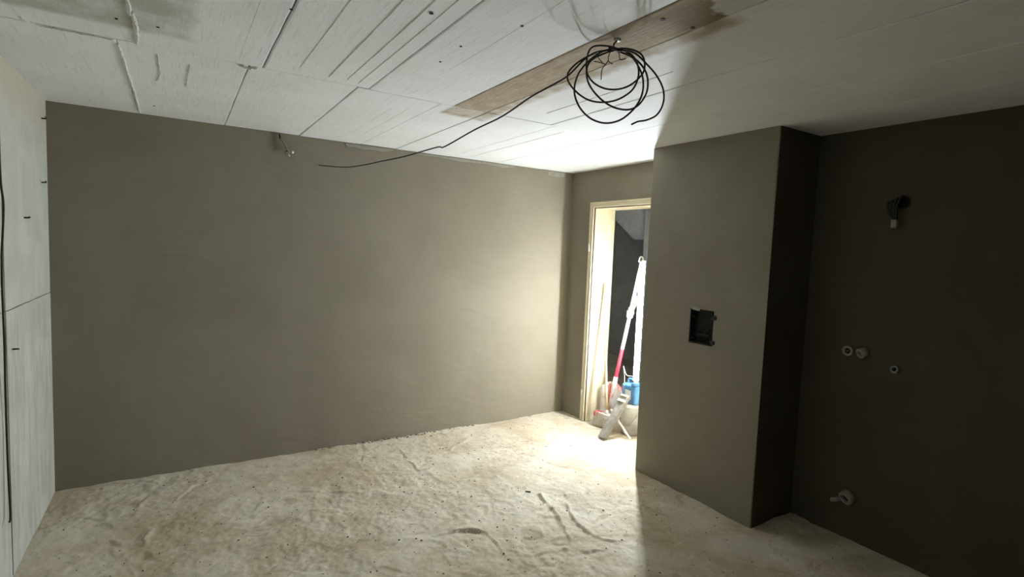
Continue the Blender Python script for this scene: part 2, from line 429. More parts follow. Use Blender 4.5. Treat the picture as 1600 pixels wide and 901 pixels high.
# smear of paler filler along the top edge and a chipped spot, thin real skims on the plaster
def skim(parent, poly, y, thick=0.003, mat=None):
    bm = new_bm(); prism(bm, [(x, y, z) for x, z in poly], (0, -thick - .006, 0)); return obj('filler_patch', bm, mat or M_SKIM, parent)
M_SKIM = plain('pale_filler', (0.36, 0.34, 0.29), (0.30, 0.28, 0.23), 0.9, 30)
skim(wall_long, [(1.08, 2.372), (1.10, 2.345), (1.16, 2.352), (1.22, 2.338), (1.30, 2.350), (1.38, 2.342), (1.45, 2.360), (1.46, 2.374)], YW)
skim(wall_long, [(1.62, 2.374), (1.70, 2.358), (1.85, 2.362), (2.05, 2.350), (2.30, 2.358), (2.48, 2.346), (2.60, 2.36), (2.62, 2.374)], YW)
skim(wall_long, [(2.98, 2.372), (3.0, 2.33), (3.08, 2.322), (3.18, 2.33), (3.19, 2.372)], YW)

# door wall with its opening, thick wall boxes round the frame
wall_door = wall('wall_right', 'narrow plastered wall around the cream door frame', M_PLASTER,
    (XD, XJ, YJ + .05, YW + .01, -.03, H + .02), (XD, XJ, YJ2 - .05, YJ + .05, ZJ + .05, H + .02), (XD, XJ, Y1 - .03, YJ2 - .05, -.03, H + .02))
wall_side = wall('wall_side', 'dark plastered wall with pipe outlets right of the pillar', M_SHADED, (XR, XR + T, YB, Y0 + .02, -.03, H + .02))  # shade behind the pillar is painted into this wall's darker plaster
wall_near = wall('wall_near', 'plastered wall behind the viewer', M_PLASTER, (XL - .3, XR + T, YB - T, YB, -.05, H + .1))

# pillar with a recess for the junction box
BY0, BY1, BZ0, BZ1, BD = 2.196, 2.382, 1.043, 1.272, 0.055
def pillar_mesh():
    bm = new_bm()
    ys = [Y0, BY0, BY1, Y1]; zs = [-.03, BZ0, BZ1, H + .012]
    V = {(i, k): bm.verts.new((XP, ys[i], zs[k])) for i in range(4) for k in range(4)}
    for i in range(3):
        for k in range(3):
            if (i, k) != (1, 1): bm.faces.new((V[i, k], V[i + 1, k], V[i + 1, k + 1], V[i, k + 1]))
    rim = [V[1, 1], V[2, 1], V[2, 2], V[1, 2]]
    inn = [bm.verts.new((XP + BD, v.co.y, v.co.z)) for v in rim]
    for k in range(4): bm.faces.new((rim[k], inn[k], inn[(k + 1) % 4], rim[(k + 1) % 4]))
    bm.faces.new(inn)
    xb = XR + .03
    B = {(i, k): bm.verts.new((xb, ys[i], zs[k])) for i in (0, 3) for k in range(4)}
    for i in (0, 3):
        for k in range(3): bm.faces.new((V[i, k], B[i, k], B[i, k + 1], V[i, k + 1]))
    bm.faces.new([B[0, 0], B[3, 0], B[3, 1], B[3, 2], B[3, 3], B[0, 3], B[0, 2], B[0, 1]])
    bm.faces.new([V[0, 0], V[1, 0], V[2, 0], V[3, 0], B[3, 0], B[0, 0]])
    bm.faces.new([V[0, 3], V[1, 3], V[2, 3], V[3, 3], B[3, 3], B[0, 3]])
    es = [e for e in bm.edges if all(abs(v.co.x - XP) < 1e-6 and (abs(v.co.y - Y0) < 1e-6 or abs(v.co.y - Y1) < 1e-6) for v in e.verts) and abs(e.verts[0].co.y - e.verts[1].co.y) < 1e-6]
    bmesh.ops.bevel(bm, geom=es, offset=0.012, segments=3, affect='EDGES', profile=0.5)
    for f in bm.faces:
        if f.calc_center_median().y < Y0 + .001: f.material_index = 1  # return face turned from the lamp: its shade painted by the darker slot
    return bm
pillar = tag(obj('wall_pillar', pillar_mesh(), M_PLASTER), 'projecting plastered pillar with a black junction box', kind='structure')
pillar.data.materials.append(M_SHADED)

# ------------------------------------------------------------------ cast panels (left wall and ceiling)
def panel(name, parent, mat, u0, u1, v0, v1, to3, thick=0.02, jit=0.0015, seed=0, lip=0.004, drop=0.002):
    """one cast board: uneven outline, worn edge, to3(u, v, h) puts it in the room (h = height out of the surface)"""
    r = random.Random(seed)
    def edge(a, b):
        n = max(2, int(math.dist(a, b) / 0.07)); out = []; j = 0
        dx, dy = (b[0] - a[0]), (b[1] - a[1]); L = math.hypot(dx, dy); nx, ny = -dy / L, dx / L
        for k in range(n):
            j = 0.6 * j + r.uniform(-jit, jit)
            t = k / n; out.append((a[0] + dx * t + nx * j, a[1] + dy * t + ny * j))
        return out
    c = [(u0, v0), (u1, v0), (u1, v1), (u0, v1)]
    outer = sum((edge(c[k], c[(k + 1) % 4]) for k in range(4)), [])
    cu, cv = (u0 + u1) / 2, (v0 + v1) / 2; su, sv = (u1 - u0) / 2, (v1 - v0) / 2
    inner = [(cu + (u - cu) * (1 - lip / su), cv + (v - cv) * (1 - lip / sv)) for u, v in outer]
    bm = new_bm()
    A = [bm.verts.new(to3(u, v, -thick)) for u, v in outer]
    B = [bm.verts.new(to3(u, v, -drop)) for u, v in outer]
    Cc = [bm.verts.new(to3(u, v, 0)) for u, v in inner]
    n = len(outer)
    for P, Q in ((A, B), (B, Cc)):
        for k in range(n): bm.faces.new((P[k], P[(k + 1) % n], Q[(k + 1) % n], Q[k]))
    bm.faces.new(Cc); bm.faces.new(A[::-1])
    return obj(name, bm, mat, parent)

wall_left = wall('wall_left', 'bare grey cast concrete wall at the left edge', M_BACK, (XL - .3, XL - .012, YB, YW + .02, -.05, H + .02))
def on_left(off): return lambda u, v, h: (XL + off + h, u, v)
zc = 1.244
for k, (a, b, c, d, o) in enumerate([(3.238, YW + .005, -.03, zc - .0015, 0.001), (3.238, YW + .005, zc + .0015, H + .01, 0), (1.2, 3.230, -.03, zc - .001, -.002), (1.2, 3.230, zc + .002, H + .01, -.003),
                                      (-.4, 1.196, -.03, H + .01, 0), (YB, -.404, -.03, H + .01, 0)]):
    panel('panel', wall_left, M_CONC, a, b, c, d, on_left(o), 0.018, 0.0012, 100 + k)
# smeared cement over the horizontal joint, knocked tie wires
for k, (y, z, dy) in enumerate([(4.092, 2.255, .05), (4.05, 1.889, .05), (3.622, 1.677, .035), (3.331, 1.056, .04)]):
    bm = new_bm(); tube(bm, [(XL - .01, y - .004, z), (XL + .02, y - .006, z + .001), (XL + .026, y - dy * .6, z + .003), (XL + .024, y - dy, z + .006)], [.0045, .0042, .0036, .002], 6)
    obj('tie_wire', bm, M_RUST, wall_left)

ceiling = wall('ceiling', 'white painted ceiling of cast concrete boards with open joints', M_BACK, (XL - .3, 3.7, YB - .2, YW + .05, H + .016, H + .2))
def on_ceil(off): return lambda u, v, h: (u, v, H + off - h)
def yj(x): return 2.705 + 0.011 * (x - 1)
far = [XL - .01, -0.207, 0.270, 0.753, 1.200, 1.487, 1.965, 2.418, 2.92, XR + .02]
near = [XL - .01, -0.139, 0.324, 0.805, 1.276, 1.483, 1.930, 2.407, 2.88, XR + .02]
wid = {0.324: .009, 0.805: .005, 1.276: .005, 1.483: .006, 0.270: .005, 0.753: .005}
for row, ys, ye, sd in ((near, YB, None, 0), (far, None, YW + .01, 50)):
    for k, (a, b) in enumerate(zip(row[:-1], row[1:])):
        ga = wid.get(a, .003) / 2; gb = wid.get(b, .003) / 2
        m = M_BOARD if (row is near and k == 4) else M_CEIL
        y = yj((a + b) / 2)
        off = random.Random(k * 3 + sd).uniform(-.0015, .0015)
        panel('board', ceiling, m, a + ga, b - gb, ys if ys is not None else y + .002, ye if ye is not None else y - .002, on_ceil(off), 0.02, .0012, k + sd)
# raised fins of cement squeezed between the forms (real ridges under the boards)
def fin(pts, wd, ht, seed, mat=M_FIN):
    r = random.Random(seed); P = spline([(x, y, 0) for x, y in pts], 10); bm = new_bm(); rings = []
    for i, p in enumerate(P):
        t = (P[min(i + 1, len(P) - 1)] - P[max(i - 1, 0)]).normalized(); n = Vector((-t.y, t.x, 0))
        a = wd * r.uniform(.6, 1.3); h = ht * r.uniform(.5, 1.3); c = p + n * r.uniform(-.3, .3) * wd
        if i in (0, len(P) - 1): a *= .4; h *= .3
        rings.append([bm.verts.new(q) for q in ((c.x - n.x * a, c.y - n.y * a, H + .003), (c.x - n.x * a * .4, c.y - n.y * a * .4, H - h), (c.x + n.x * a * .5, c.y + n.y * a * .5, H - h * .8), (c.x + n.x * a, c.y + n.y * a, H + .003))])
    for a, b in zip(rings[:-1], rings[1:]):
        for k in range(4): bm.faces.new((a[k], a[(k + 1) % 4], b[(k + 1) % 4], b[k]))
    bm.faces.new(rings[0]); bm.faces.new(rings[-1][::-1])
    return obj('cement_ridge', bm, mat, ceiling)
fin([(-0.139, 1.2), (-0.141, 2.224), (-0.135, 2.327), (-0.130, 2.47), (-0.138, 2.678)], .009, .012, 1)
fin([(-0.205, 2.74), (-0.203, 2.944), (-0.200, 3.546), (-0.204, 4.20)], .0075, .009, 2)
fin([(-0.073, 2.794), (-0.070, 3.053), (-0.078, 3.18), (-0.092, 3.278)], .004, .005, 3)
fin([(0.047, 2.849), (0.040, 3.1), (0.034, 3.283)], .004, .005, 4)
fin([(0.235, 2.705), (0.27, 2.73), (0.305, 2.70)], .012, .008, 5)
for k, (x, y0, y1, wd, ht) in enumerate([(0.462, .9, 2.57, .004, .003), (0.598, .9, 2.63, .0055, .005), (0.680, .9, 2.62, .004, .004), (0.738, .9, 2.64, .003, .003), (0.224, 1.0, 2.65, .003, .003), (0.288, 1.0, 2.65, .003, .003),
        (1.02, 2.85, 4.1, .003, .003), (1.10, 2.85, 4.15, .004, .003), (0.92, 3.0, 3.9, .003, .002), (2.10, 2.8, 4.1, .003, .003), (2.20, 1.2, 2.3, .003, .003), (1.75, 1.6, 2.5, .003, .002), (1.0, 1.1, 2.2, .003, .002),
        (2.68, 1.2, 2.6, .004, .004), (2.78, 1.0, 2.6, .003, .003), (-.35, 2.9, 3.9, .003, .002)]):
    fin([(x, y0), (x + .003, (y0 + y1) / 2), (x - .002, y1)], wd * .6, ht * .45, 20 + k)
fin([(-0.48, 2.637), (-0.445, 2.69), (-0.25, 2.697)], .005, .005, 6)
fin([(-.445, 2.70), (-.40, 2.697), (-.35, 2.699), (-0.214, 2.70)], .006, .006, 8)
# nail holes and pores left in the boards, dark plugs
for k, (x, y) in enumerate([(-0.185, 2.436), (-0.061, 2.43), (0.708, 1.698), (1.336, 1.278), (1.462, 1.262), (0.32, 1.957), (0.916, 1.899), (0.924, 2.106), (1.0, 1.6), (-.12, 3.9)]):
    bm = new_bm(); lathe(bm, [(.0085 if k in (2, 3, 4) else .006, 0), (.004, .003)], (x, y, H - .002), (0, 0, 1), 8)
    obj('nail_hole', bm, M_HOLE, ceiling)

# ------------------------------------------------------------------ hall behind the door
wall('wall_hall_back', 'dark grey wall of the hall beyond the doorway', M_HALL, (5.9, 6.1, 2.0, 6.6, -.05, 2.9))
wall('wall_hall_left', 'dark grey hall wall left of the doorway', M_HALL, (XJ, 6.1, 6.4, 6.6, -.05, 2.9), (XJ - .02, XJ, YW, 6.6, -.05, 2.9))
wall('wall_hall_right', 'grey hall wall just right of the tube lamp', M_HALL, (4.65, 6.0, 2.0, 4.545, -.05, 2.9), (XR + T, 4.65, 2.0, 2.2, -.05, 2.9))
wall('wall_hall_near', 'hall side of the plastered room wall', M_HALL, (XJ, XJ + .01, 2.0, YJ2 - .05, -.05, 2.9))
wall('ceiling_hall', 'grey hall ceiling', M_HALL, (XJ - .1, 6.1, 2.0, 6.6, 2.6, 2.9))
bm = new_bm()
prism(bm, [(4.9, 4.40, 1.80), (4.9, 4.963, 1.80), (4.9, 5.299, 2.041), (4.9, 6.08, 2.60), (4.9, 4.40, 2.60)], (1.0, 0, 0))
tag(obj('stair_underside', bm, M_STAIR), 'pale concrete underside of a stair seen through the top of the doorway', kind='structure')

# ------------------------------------------------------------------ door frame
door = bpy.data.objects.new('door_1', None); COL.objects.link(door); door.location = (XD, (YJ + YJ2) / 2, 0)
tag(door, 'cream steel door frame beside the long plastered wall', kind='structure')
def frame_piece(name, prof, mat, a, b):
    """profile (x, offset outwards from the opening) swept between two mitred corners"""
    def P(c, x, d):
        return {0: (x, YJ + d, 0.0), 1: (x, YJ + d, ZJ + d), 2: (x, YJ2 - d, ZJ + d), 3: (x, YJ2 - d, 0.0)}[c]
    bm = new_bm()
    A = [bm.verts.new(P(a, x, d)) for x, d in prof]; B = [bm.verts.new(P(b, x, d)) for x, d in prof]
    n = len(prof)
    for k in range(n): bm.faces.new((A[k], A[(k + 1) % n], B[(k + 1) % n], B[k]))
    bm.faces.new(A[::-1]); bm.faces.new(B)
    return obj(name, bm, mat, door)
PROF = [(XJ - .004, 0), (3.306, 0), (3.306, .008), (3.289, .010), (3.286, .013), (3.286, .040), (3.281, .042), (3.281, .056), (3.290, .060), (XJ - .004, .052)]
SEAL = [(3.3045, .0012), (3.3045, .0075), (3.296, .0078), (3.296, .0015)]
for nm, a, b in (('jamb', 0, 1), ('head', 1, 2), ('jamb', 2, 3)):
    frame_piece(nm, PROF, M_CREAM, a, b)
    frame_piece('seal', SEAL, M_SEAL, a, b)
for z in (0.265, 1.66):
    bm = new_bm(); lathe(bm, [(.008, -.035), (.009, -.033), (.009, .033), (.008, .035)], (3.276, YJ + .040, z), (0, 0, 1), 10)
    obj('hinge', bm, M_METAL, door, True)
bm = new_bm(); box(bm, 3.42, 3.54, YJ - .004, YJ + .002, -.01, .075, 0); obj('floor_stub', bm, M_BACK, door)

# ------------------------------------------------------------------ tube lamp in the doorway
LX, LY = 3.432, 3.350
lamp = empty('tube_lamp', (LX, LY, 0.488), 'upright glowing white tube lamp beside the pillar edge in the doorway', 'lamp')
# an LED tube: the half that faces the room is the lit diffuser, the other half its dim translucent housing
def half_tube(a0, r, z0, z1, seg=14):
    bm = new_bm(); lo = []; hi = []
    for k in range(seg + 1):
        a = a0 + math.pi * k / seg
        lo.append(bm.verts.new((LX + r * math.cos(a), LY + r * math.sin(a), z0))); hi.append(bm.verts.new((LX + r * math.cos(a), LY + r * math.sin(a), z1)))
    for k in range(seg): bm.faces.new((lo[k], lo[k + 1], hi[k + 1], hi[k]))
    bm.faces.new((lo[0], hi[0], hi[-1], lo[-1])); bm.faces.new(lo[::-1]); bm.faces.new(hi)
    return bm
FACE = math.atan2(-.66, -.75)
obj('diffuser', half_tube(FACE - math.pi / 2, .0225, .505, 1.549), M_EMIT, lamp, False)
obj('housing', half_tube(FACE + math.pi / 2, .0223, .505, 1.549), M_EMIT_BACK, lamp, False)
for z in (0.488, 1.546):
    bm = new_bm(); lathe(bm, [(.021, 0), (.025, .003), (.025, .016), (.021, .019)], (LX, LY, z), (0, 0, 1), 20); obj('end_cap', bm, M_WHITEP, lamp, True)
bm = new_bm(); tube(bm, spline([(LX, LY, 1.56), (LX, LY + .004, 1.585), (LX + .005, LY + .03, 1.597), (LX + .012, LY + .052, 1.585), (LX + .022, LY + .068, 1.55)], 6), .006, 8); obj('hook', bm, M_WHITEP, lamp, True)
bm = new_bm(); tube(bm, spline([(LX + .015, LY + .014, .500), (LX + .045, LY + .08, .512), (LX + .05, LY + .17, .51), (LX + .05, LY + .215, .58), (LX + .06, LY + .20, .46), (LX + .06, LY + .195, .25), (LX + .09, LY + .20, .02), (LX + .3, LY + .1, .012)], 8), .004, 6); obj('power_cord', bm, M_WHITEP, lamp, True)

# ------------------------------------------------------------------ shovel
sh = empty('shovel', (3.48, 3.71, 0.02), 'red and white handled shovel leaning beside the tube lamp', 'shovel')
S0 = Vector((3.492, 3.700, 0.30)); S1 = Vector((3.478, 3.405, 1.562)); sd = (S1 - S0).normalized()
pt = lambda z: S0 + sd * ((z - S0.z) / sd.z)
bm = new_bm(); tube(bm, [pt(.30), pt(.45), pt(.735)], .0175, 12); obj('handle', bm, M_RED, sh, True)['label'] = 'red lower half of the handle'
bm = new_bm(); tube(bm, [pt(.735), pt(1.0), pt(1.555)], [.0178, .0175, .0155], 12); obj('handle', bm, M_WHITEPAINT, sh, True)['label'] = 'white upper half of the handle'
bm = new_bm()
for z, r in ((1.055, .030), (1.085, .034), (1.115, .027)):
    tube(bm, [pt(z - .02), pt(z - .01), pt(z + .01), pt(z + .02)], [r * .7, r, r, r * .7], 12)
obj('tape_wrap', bm, M_WHITEPAINT, sh, True)
bm = new_bm(); tube(bm, spline([pt(1.11) + Vector((0, -.01, 0)), pt(1.16) + Vector((0, -.035, 0)), pt(1.24) + Vector((-.01, -.050, 0))], 5), [.014] * 11, 8); obj('strap', bm, plain('faded_pink_cloth', (0.66, 0.46, 0.40)), sh, True)
# blade: a bent plate with raised shoulders and a socket rib
def blade():
    bm = new_bm(); nu, nv = 10, 14; top = []; bot = []
    for side, off in ((top, 0), (bot, .003)):
        for j in range(nv + 1):
            v = j / nv; row = []
            half = .108 * (1 - .12 * v) * (min(1, .45 + v * 3.2)) * (1 - .55 * max(0, (v - .72) / .28) ** 2)
            for i in range(nu + 1):
                u = -1 + 2 * i / nu
                z = .40 - .37 * v
                a = u * half; b = -.03 * v + .028 * u * u + .004 * math.sin(9 * v + 3 * u) + off
                x = 3.486 - .61 * a + .79 * b; y = 3.722 + .79 * a + .61 * b - .012 * (1 - v)
                if v < .1 and abs(u) > .5: z -= .012
                row.append(bm.verts.new((x, y, z)))
            side.append(row)
    for g in (top, bot):
        for j in range(nv):
            for i in range(nu): bm.faces.new((g[j][i], g[j][i + 1], g[j + 1][i + 1], g[j + 1][i]))
    for j in range(nv):
        for i in (0, nu): bm.faces.new((top[j][i], top[j + 1][i], bot[j + 1][i], bot[j][i]))
    for i in range(nu):
        for j in (0, nv): bm.faces.new((top[j][i], top[j][i + 1], bot[j][i + 1], bot[j][i]))
    return bm
obj('blade', blade(), M_BLADE, sh, True)
bm = new_bm(); tube(bm, [pt(.46), pt(.36), Vector((3.478, 3.712, .25)), Vector((3.466, 3.712, .13))], [.021, .022, .020, .008], 10); obj('socket', bm, M_BLADE, sh, True)

# ------------------------------------------------------------------ broom with its stick on the jamb
br = empty('broom', (3.35, 3.65, 0), 'cream broom stick leaning on the door jamb with a white dusty head', 'broom')
B0 = Vector((3.352, 3.615, .135)); B1 = Vector((3.450, 3.842, 1.335))
bm = new_bm(); tube(bm, [B0 + (B1 - B0) * t for t in (0, .2, .5, .8, .99, 1)], [.0125, .0125, .012, .012, .0115, .006], 12); obj('stick', bm, M_STICK, br, True)
Mh = Matrix.Translation((3.35, 3.652, .0)) @ Matrix.Rotation(.12, 4, 'Z')
bm = new_bm(); box(bm, -.035, .035, -.098, .098, .088, .135, .008, Mh); obj('head', bm, M_BLADE, br)
bm = new_bm(); r = random.Random(3)
for i in range(26):
    for j in range(5):
        y = -.092 + .184 * i / 25; x = -.028 + .014 * j
        p = Mh @ Vector((x, y, .09)); q = Mh @ Vector((x * 1.25 + r.uniform(-.006, .006), y * 1.05 + r.uniform(-.004, .004), .004 + r.uniform(0, .004)))
        tube(bm, [p, q], [.0042, .0036], 4)
obj('bristles', bm, M_BRISTLE, br)['kind'] = 'stuff'
bm = new_bm(); lathe(bm, [(.020, 0), (.018, .03), (.015, .045)], B0 - (B1 - B0).normalized() * .012, B1 - B0, 12); obj('socket', bm, M_BLADE, br, True)

# ------------------------------------------------------------------ bucket, canister, plank
bk = empty('bucket', (3.475, 3.405, 0), 'white plastic bucket half hidden behind the pillar foot', 'bucket')
bm = new_bm(); lathe(bm, [(.092, 0.012), (.094, 0.006), (.118, .255), (.124, .258), (.124, .270), (.116, .272), (.114, .262), (.090, .018)], (3.475, 3.405, 0), (0, 0, 1), 32, True); 
lathe(bm, [(.091, .010), (.0915, .016)], (3.475, 3.405, 0), (0, 0, 1), 32)
obj('body', bm, M_BUCKET, bk, True)
bm = new_bm(); lathe(bm, [(.121, .268), (.124, .272), (.122, .280), (.10, .281)], (3.475, 3.405, 0), (0, 0, 1), 32); obj('lid', bm, M_BUCKET, bk, True)
bm = new_bm(); tube(bm, spline([(3.44, 3.524, .245), (3.395, 3.545, .17), (3.36, 3.49, .11), (3.352, 3.41, .085), (3.37, 3.33, .11), (3.44, 3.283, .245)], 8), .004, 8); obj('handle', bm, M_METAL, bk, True)

cn = empty('canister', (3.455, 3.405, .281), 'small blue plastic canister on the white bucket under the lamp', 'canister')
def canister():
    bm = new_bm(); box(bm, 3.400, 3.540, 3.315, 3.495, .281, .455, .022); return bm
obj('body', canister(), M_BLUE, cn, True)
bm = new_bm(); tube(bm, spline([(3.47, 3.475, .445), (3.47, 3.475, .478), (3.47, 3.455, .490), (3.47, 3.42, .490), (3.47, 3.40, .478), (3.47, 3.395, .448)], 6), .011, 10); obj('handle', bm, M_BLUE, cn, True)
bm = new_bm(); lathe(bm, [(.030, .452), (.033, .456), (.033, .482), (.028, .488)], (LX, LY, 0), (0, 0, 1), 20); obj('cap', bm, M_BLUE, cn, True)
bm = new_bm(); box(bm, 3.396, 3.401, 3.37, 3.44, .325, .405, 0); obj('label_patch', bm, M_WHITEP, cn)['label'] = 'pale blank sticker'
bm = new_bm(); box(bm, 3.3965, 3.401, 3.452, 3.475, .30, .44, 0); obj('ridge', bm, plain('pale_blue_plastic', (0.25, 0.45, 0.68)), cn)

pk = empty('plank', (3.14, 3.39, 0), 'grey dusty plank end leaning on the white bucket', 'plank')
d0 = Vector((3.118, 3.398, .006)); d1 = Vector((3.385, 3.405, .345)); ax = (d1 - d0).normalized(); sx = Vector((0, 1, 0)); sx = (sx - ax * sx.dot(ax)).normalized(); nz = ax.cross(sx)
if nz.z < 0: nz = -nz
Mp = Matrix(((ax.x, sx.x, nz.x, d0.x), (ax.y, sx.y, nz.y, d0.y), (ax.z, sx.z, nz.z, d0.z), (0, 0, 0, 1)))
L = (d1 - d0).length
bm = new_bm(); box(bm, 0, L, -.028, .042, -.0, .022, .003, Mp); obj('board', bm, M_GREYWOOD, pk)
bm = new_bm(); box(bm, .01, L - .01, -.046, -.029, -.006, .034, .003, Mp); obj('edge_batten', bm, plain('darker_grey_wood', (.27, .25, .22)), pk)
bm = new_bm(); box(bm, L - .07, L - .045, -.047, .046, .023, .036, .003, Mp); box(bm, L - .016, L + .004, -.046, .044, .020, .034, .003, Mp); obj('cross_cleat', bm, plain('whitened_wood', (.62, .59, .52)), pk)

st = empty('strip', (3.46, 3.30, 0), 'short pale timber strip on the floor against the bucket', 'timber strip')
a = Vector((3.330, 3.535, .20)); b = Vector((3.322, 3.27, .012)); bm = new_bm(); tube(bm, [a + (b - a) * t for t in (0, .5, 1)], .011, 4); obj('strip', bm, M_WHITEPAINT, st)

# ------------------------------------------------------------------ cable coil on the ceiling
P0 = Vector((1.3251, 1.5008, 0)); U = Vector((0.74962, -0.66187, 0)); N = Vector((0.66187, 0.74962, 0))
def cp(u, z, n=0.0): return P0 + U * u + N * n + Vector((0, 0, min(z, H - .006)))
l1 = [(-0.054, 2.3422), (-0.114, 2.3164), (-0.1524, 2.2807), (-0.157, 2.2475), (-0.1303, 2.2077), (-0.0884, 2.174), (-0.0447, 2.1586), (0.0041, 2.1584), (0.0457, 2.1732), (0.0801, 2.203), (0.0953, 2.2505), (0.0866, 2.2981), (0.061, 2.3311), (0.018, 2.3497)]
l2 = [(-0.0007, 2.362), (-0.0499, 2.371), (-0.0796, 2.3637), (-0.0914, 2.331), (-0.0896, 2.2829), (-0.0675, 2.2464), (-0.0296, 2.2219), (0.0134, 2.2125), (0.0552, 2.2181), (0.09, 2.2386), (0.1133, 2.268), (0.1131, 2.3036), (0.0967, 2.3304), (0.0601, 2.3471), (0.0179, 2.3515)]
l3 = [(-0.0358, 2.3407), (-0.0887, 2.3009), (-0.1173, 2.2591), (-0.1286, 2.2107), (-0.1221, 2.1681), (-0.0984, 2.1253), (-0.0596, 2.0918), (-0.0099, 2.0779), (0.0382, 2.0889), (0.0757, 2.1191), (0.1007, 2.155), (0.1132, 2.1967), (0.1105, 2.2443), (0.0933, 2.2861), (0.0674, 2.3221), (0.0242, 2.3466)]
l4 = [(-0.0534, 2.3273), (-0.0853, 2.2948), (-0.0859, 2.2466), (-0.0654, 2.2041), (-0.0266, 2.1646), (0.0172, 2.1403), (0.0659, 2.1341), (0.1009, 2.152), (0.1255, 2.1907), (0.132, 2.2322), (0.1236, 2.2738), (0.0979, 2.3097), (0.0608, 2.3341), (0.018, 2.3497)]
tail = [(0.0732, 2.325), (0.1233, 2.2797), (0.1612, 2.2378), (0.1842, 2.1962), (0.1867, 2.1547), (0.1682, 2.119), (0.1336, 2.101), (0.1042, 2.0938), (0.0809, 2.0799)]
run = [(0.886, 4.222, 2.186), (0.894, 4.204, 2.183), (0.948, 3.668, 2.118), (0.983, 3.334, 2.102), (1.005, 3.116, 2.099), (1.027, 2.896, 2.094), (1.043, 2.743, 2.094), (1.073, 2.453, 2.099), (1.080, 2.38, 2.093), (1.106, 2.131, 2.134), (1.126, 1.93, 2.158), (1.144, 1.757, 2.199), (1.154, 1.662, 2.215)]
path = [Vector(p) for p in run] + [cp(-0.1609, 2.2645, .03), cp(-0.0989, 2.3221, .02), cp(-0.0572, 2.3423, .01), cp(0.0001, 2.3471, 0.0)]
bm_all = path[:]
for k, lp in enumerate((l2, l1, l3, l4, tail)):
    n = len(lp)
    for i, (u, z) in enumerate(lp):
        bm_all.append(cp(u, z, (.016, -.004, -.02, .008, -.012)[k] + .022 * math.sin(2 * math.pi * i / n + k)))
    if k == 0: pass
coil = empty('cable_coil', P0 + Vector((0, 0, H)), 'coil of dark cable hanging from the ceiling with a run to the long wall', 'cable')
bm = new_bm(); tube(bm, spline(bm_all, 6), .0034, 8); obj('cable', bm, M_CABLE, coil, True)
bm = new_bm(); tube(bm, spline([P0 + Vector((.012, -.01, H + .01)), P0 + Vector((.010, -.008, H - .004)), cp(.004, 2.366, 0), cp(.003, 2.345, -.004)], 5), .0032, 8); obj('hanging_wire', bm, M_WIRE, coil, True)
bm = new_bm(); lathe(bm, [(.013, 0), (.013, .004), (.010, .005)], P0 + Vector((.012, -.010, H - .0045)), (0, 0, 1), 14); obj('ceiling_plug', bm, M_WHITEP, coil, True)
bm = new_bm(); tube(bm, [cp(-.012, 2.356, 0), cp(.004, 2.345, -.016), cp(.026, 2.343, -.004), cp(.014, 2.352, .02)], .006, 8); obj('tie_wrap', bm, M_BLACK, coil, True)
for lst in ([(-0.004, 2.343), (-0.0117, 2.33), (-0.0129, 2.3086), (0.0027, 2.2982)], [(-0.0129, 2.3086), (-0.0214, 2.2968), (-0.0338, 2.279), (-0.0356, 2.243)], [(-0.0645, 2.3065), (-0.045, 2.304), (-0.0214, 2.2968)], [(0.018, 2.345), (0.0245, 2.33), (0.0291, 2.3121), (0.0498, 2.3165)], [(-0.045, 2.337), (-0.05, 2.322), (-0.0339, 2.303)]):
    bm = new_bm(); tube(bm, spline([cp(u, z, .002 * i) for i, (u, z) in enumerate(lst)], 5), .0018, 6); obj('loose_wire', bm, M_WIRE, coil, True)

# ------------------------------------------------------------------ short wire with terminals at the top of the long wall
wt = empty('wire_end', (0.615, YW, 2.365), 'short wire with metal terminals hanging at the top of the long wall', 'wire')
bm = new_bm(); tube(bm, [(0.616, YW + .004, 2.372), (0.616, YW - .016, 2.366), (0.622, YW - .018, 2.334)], .0055, 8); obj('sleeve', bm, M_BLACK, wt, True)
bm = new_bm(); tube(bm, spline([(0.621, YW - .018, 2.338), (0.640, YW - .022, 2.318), (0.657, YW - .024, 2.290), (0.668, YW - .026, 2.262)], 6), .0055, 8); obj('wire', bm, M_PALEWIRE, wt, True)
bm = new_bm(); box(bm, .654, .682, YW - .036, YW - .016, 2.240, 2.266, .004); obj('terminal_block', bm, M_PALEWIRE, wt)
bm = new_bm(); lathe(bm, [(.0055, 0), (.0055, .003)], (.664, YW - .0375, 2.254), (0, 1, 0), 10); obj('screw_hole', bm, M_HOLE, wt)
for x, z, r in ((.700, 2.251, .0105), (.679, 2.223, .0085)):
    bm = new_bm(); lathe(bm, [(r * .3, -r), (r * .8, -r * .6), (r, 0), (r * .8, r * .6), (r * .3, r)], (x, YW - .030, z), (.3, -.5, .6), 10); tube(bm, [(x, YW - .030, z), (.672, YW - .026, 2.252)], .0022, 6); obj('lug', bm, M_METAL, wt, True)

# ------------------------------------------------------------------ cable hanging down the left wall
lc = [(3.10, 2.374), (3.098, 2.1), (3.108, 1.834), (3.165, 1.729), (3.174, 1.627), (3.146, 1.51), (3.122, 1.469), (3.090, 1.381), (3.085, 1.244), (3.106, 1.099), (3.128, 0.921), (3.141, 0.705), (3.133, 0.514), (3.118, 0.345), (3.085, 0.325)]
bm = new_bm(); tube(bm, spline([(XL + .016 + .006 * math.sin(k), y, z) for k, (y, z) in enumerate(lc)], 6), .0042, 8)
tag(obj('hanging_cable', bm, M_CABLE, None, True, (XL + .02, 3.1, 2.37)), 'thin dark cable hanging down the bare concrete wall', 'cable')

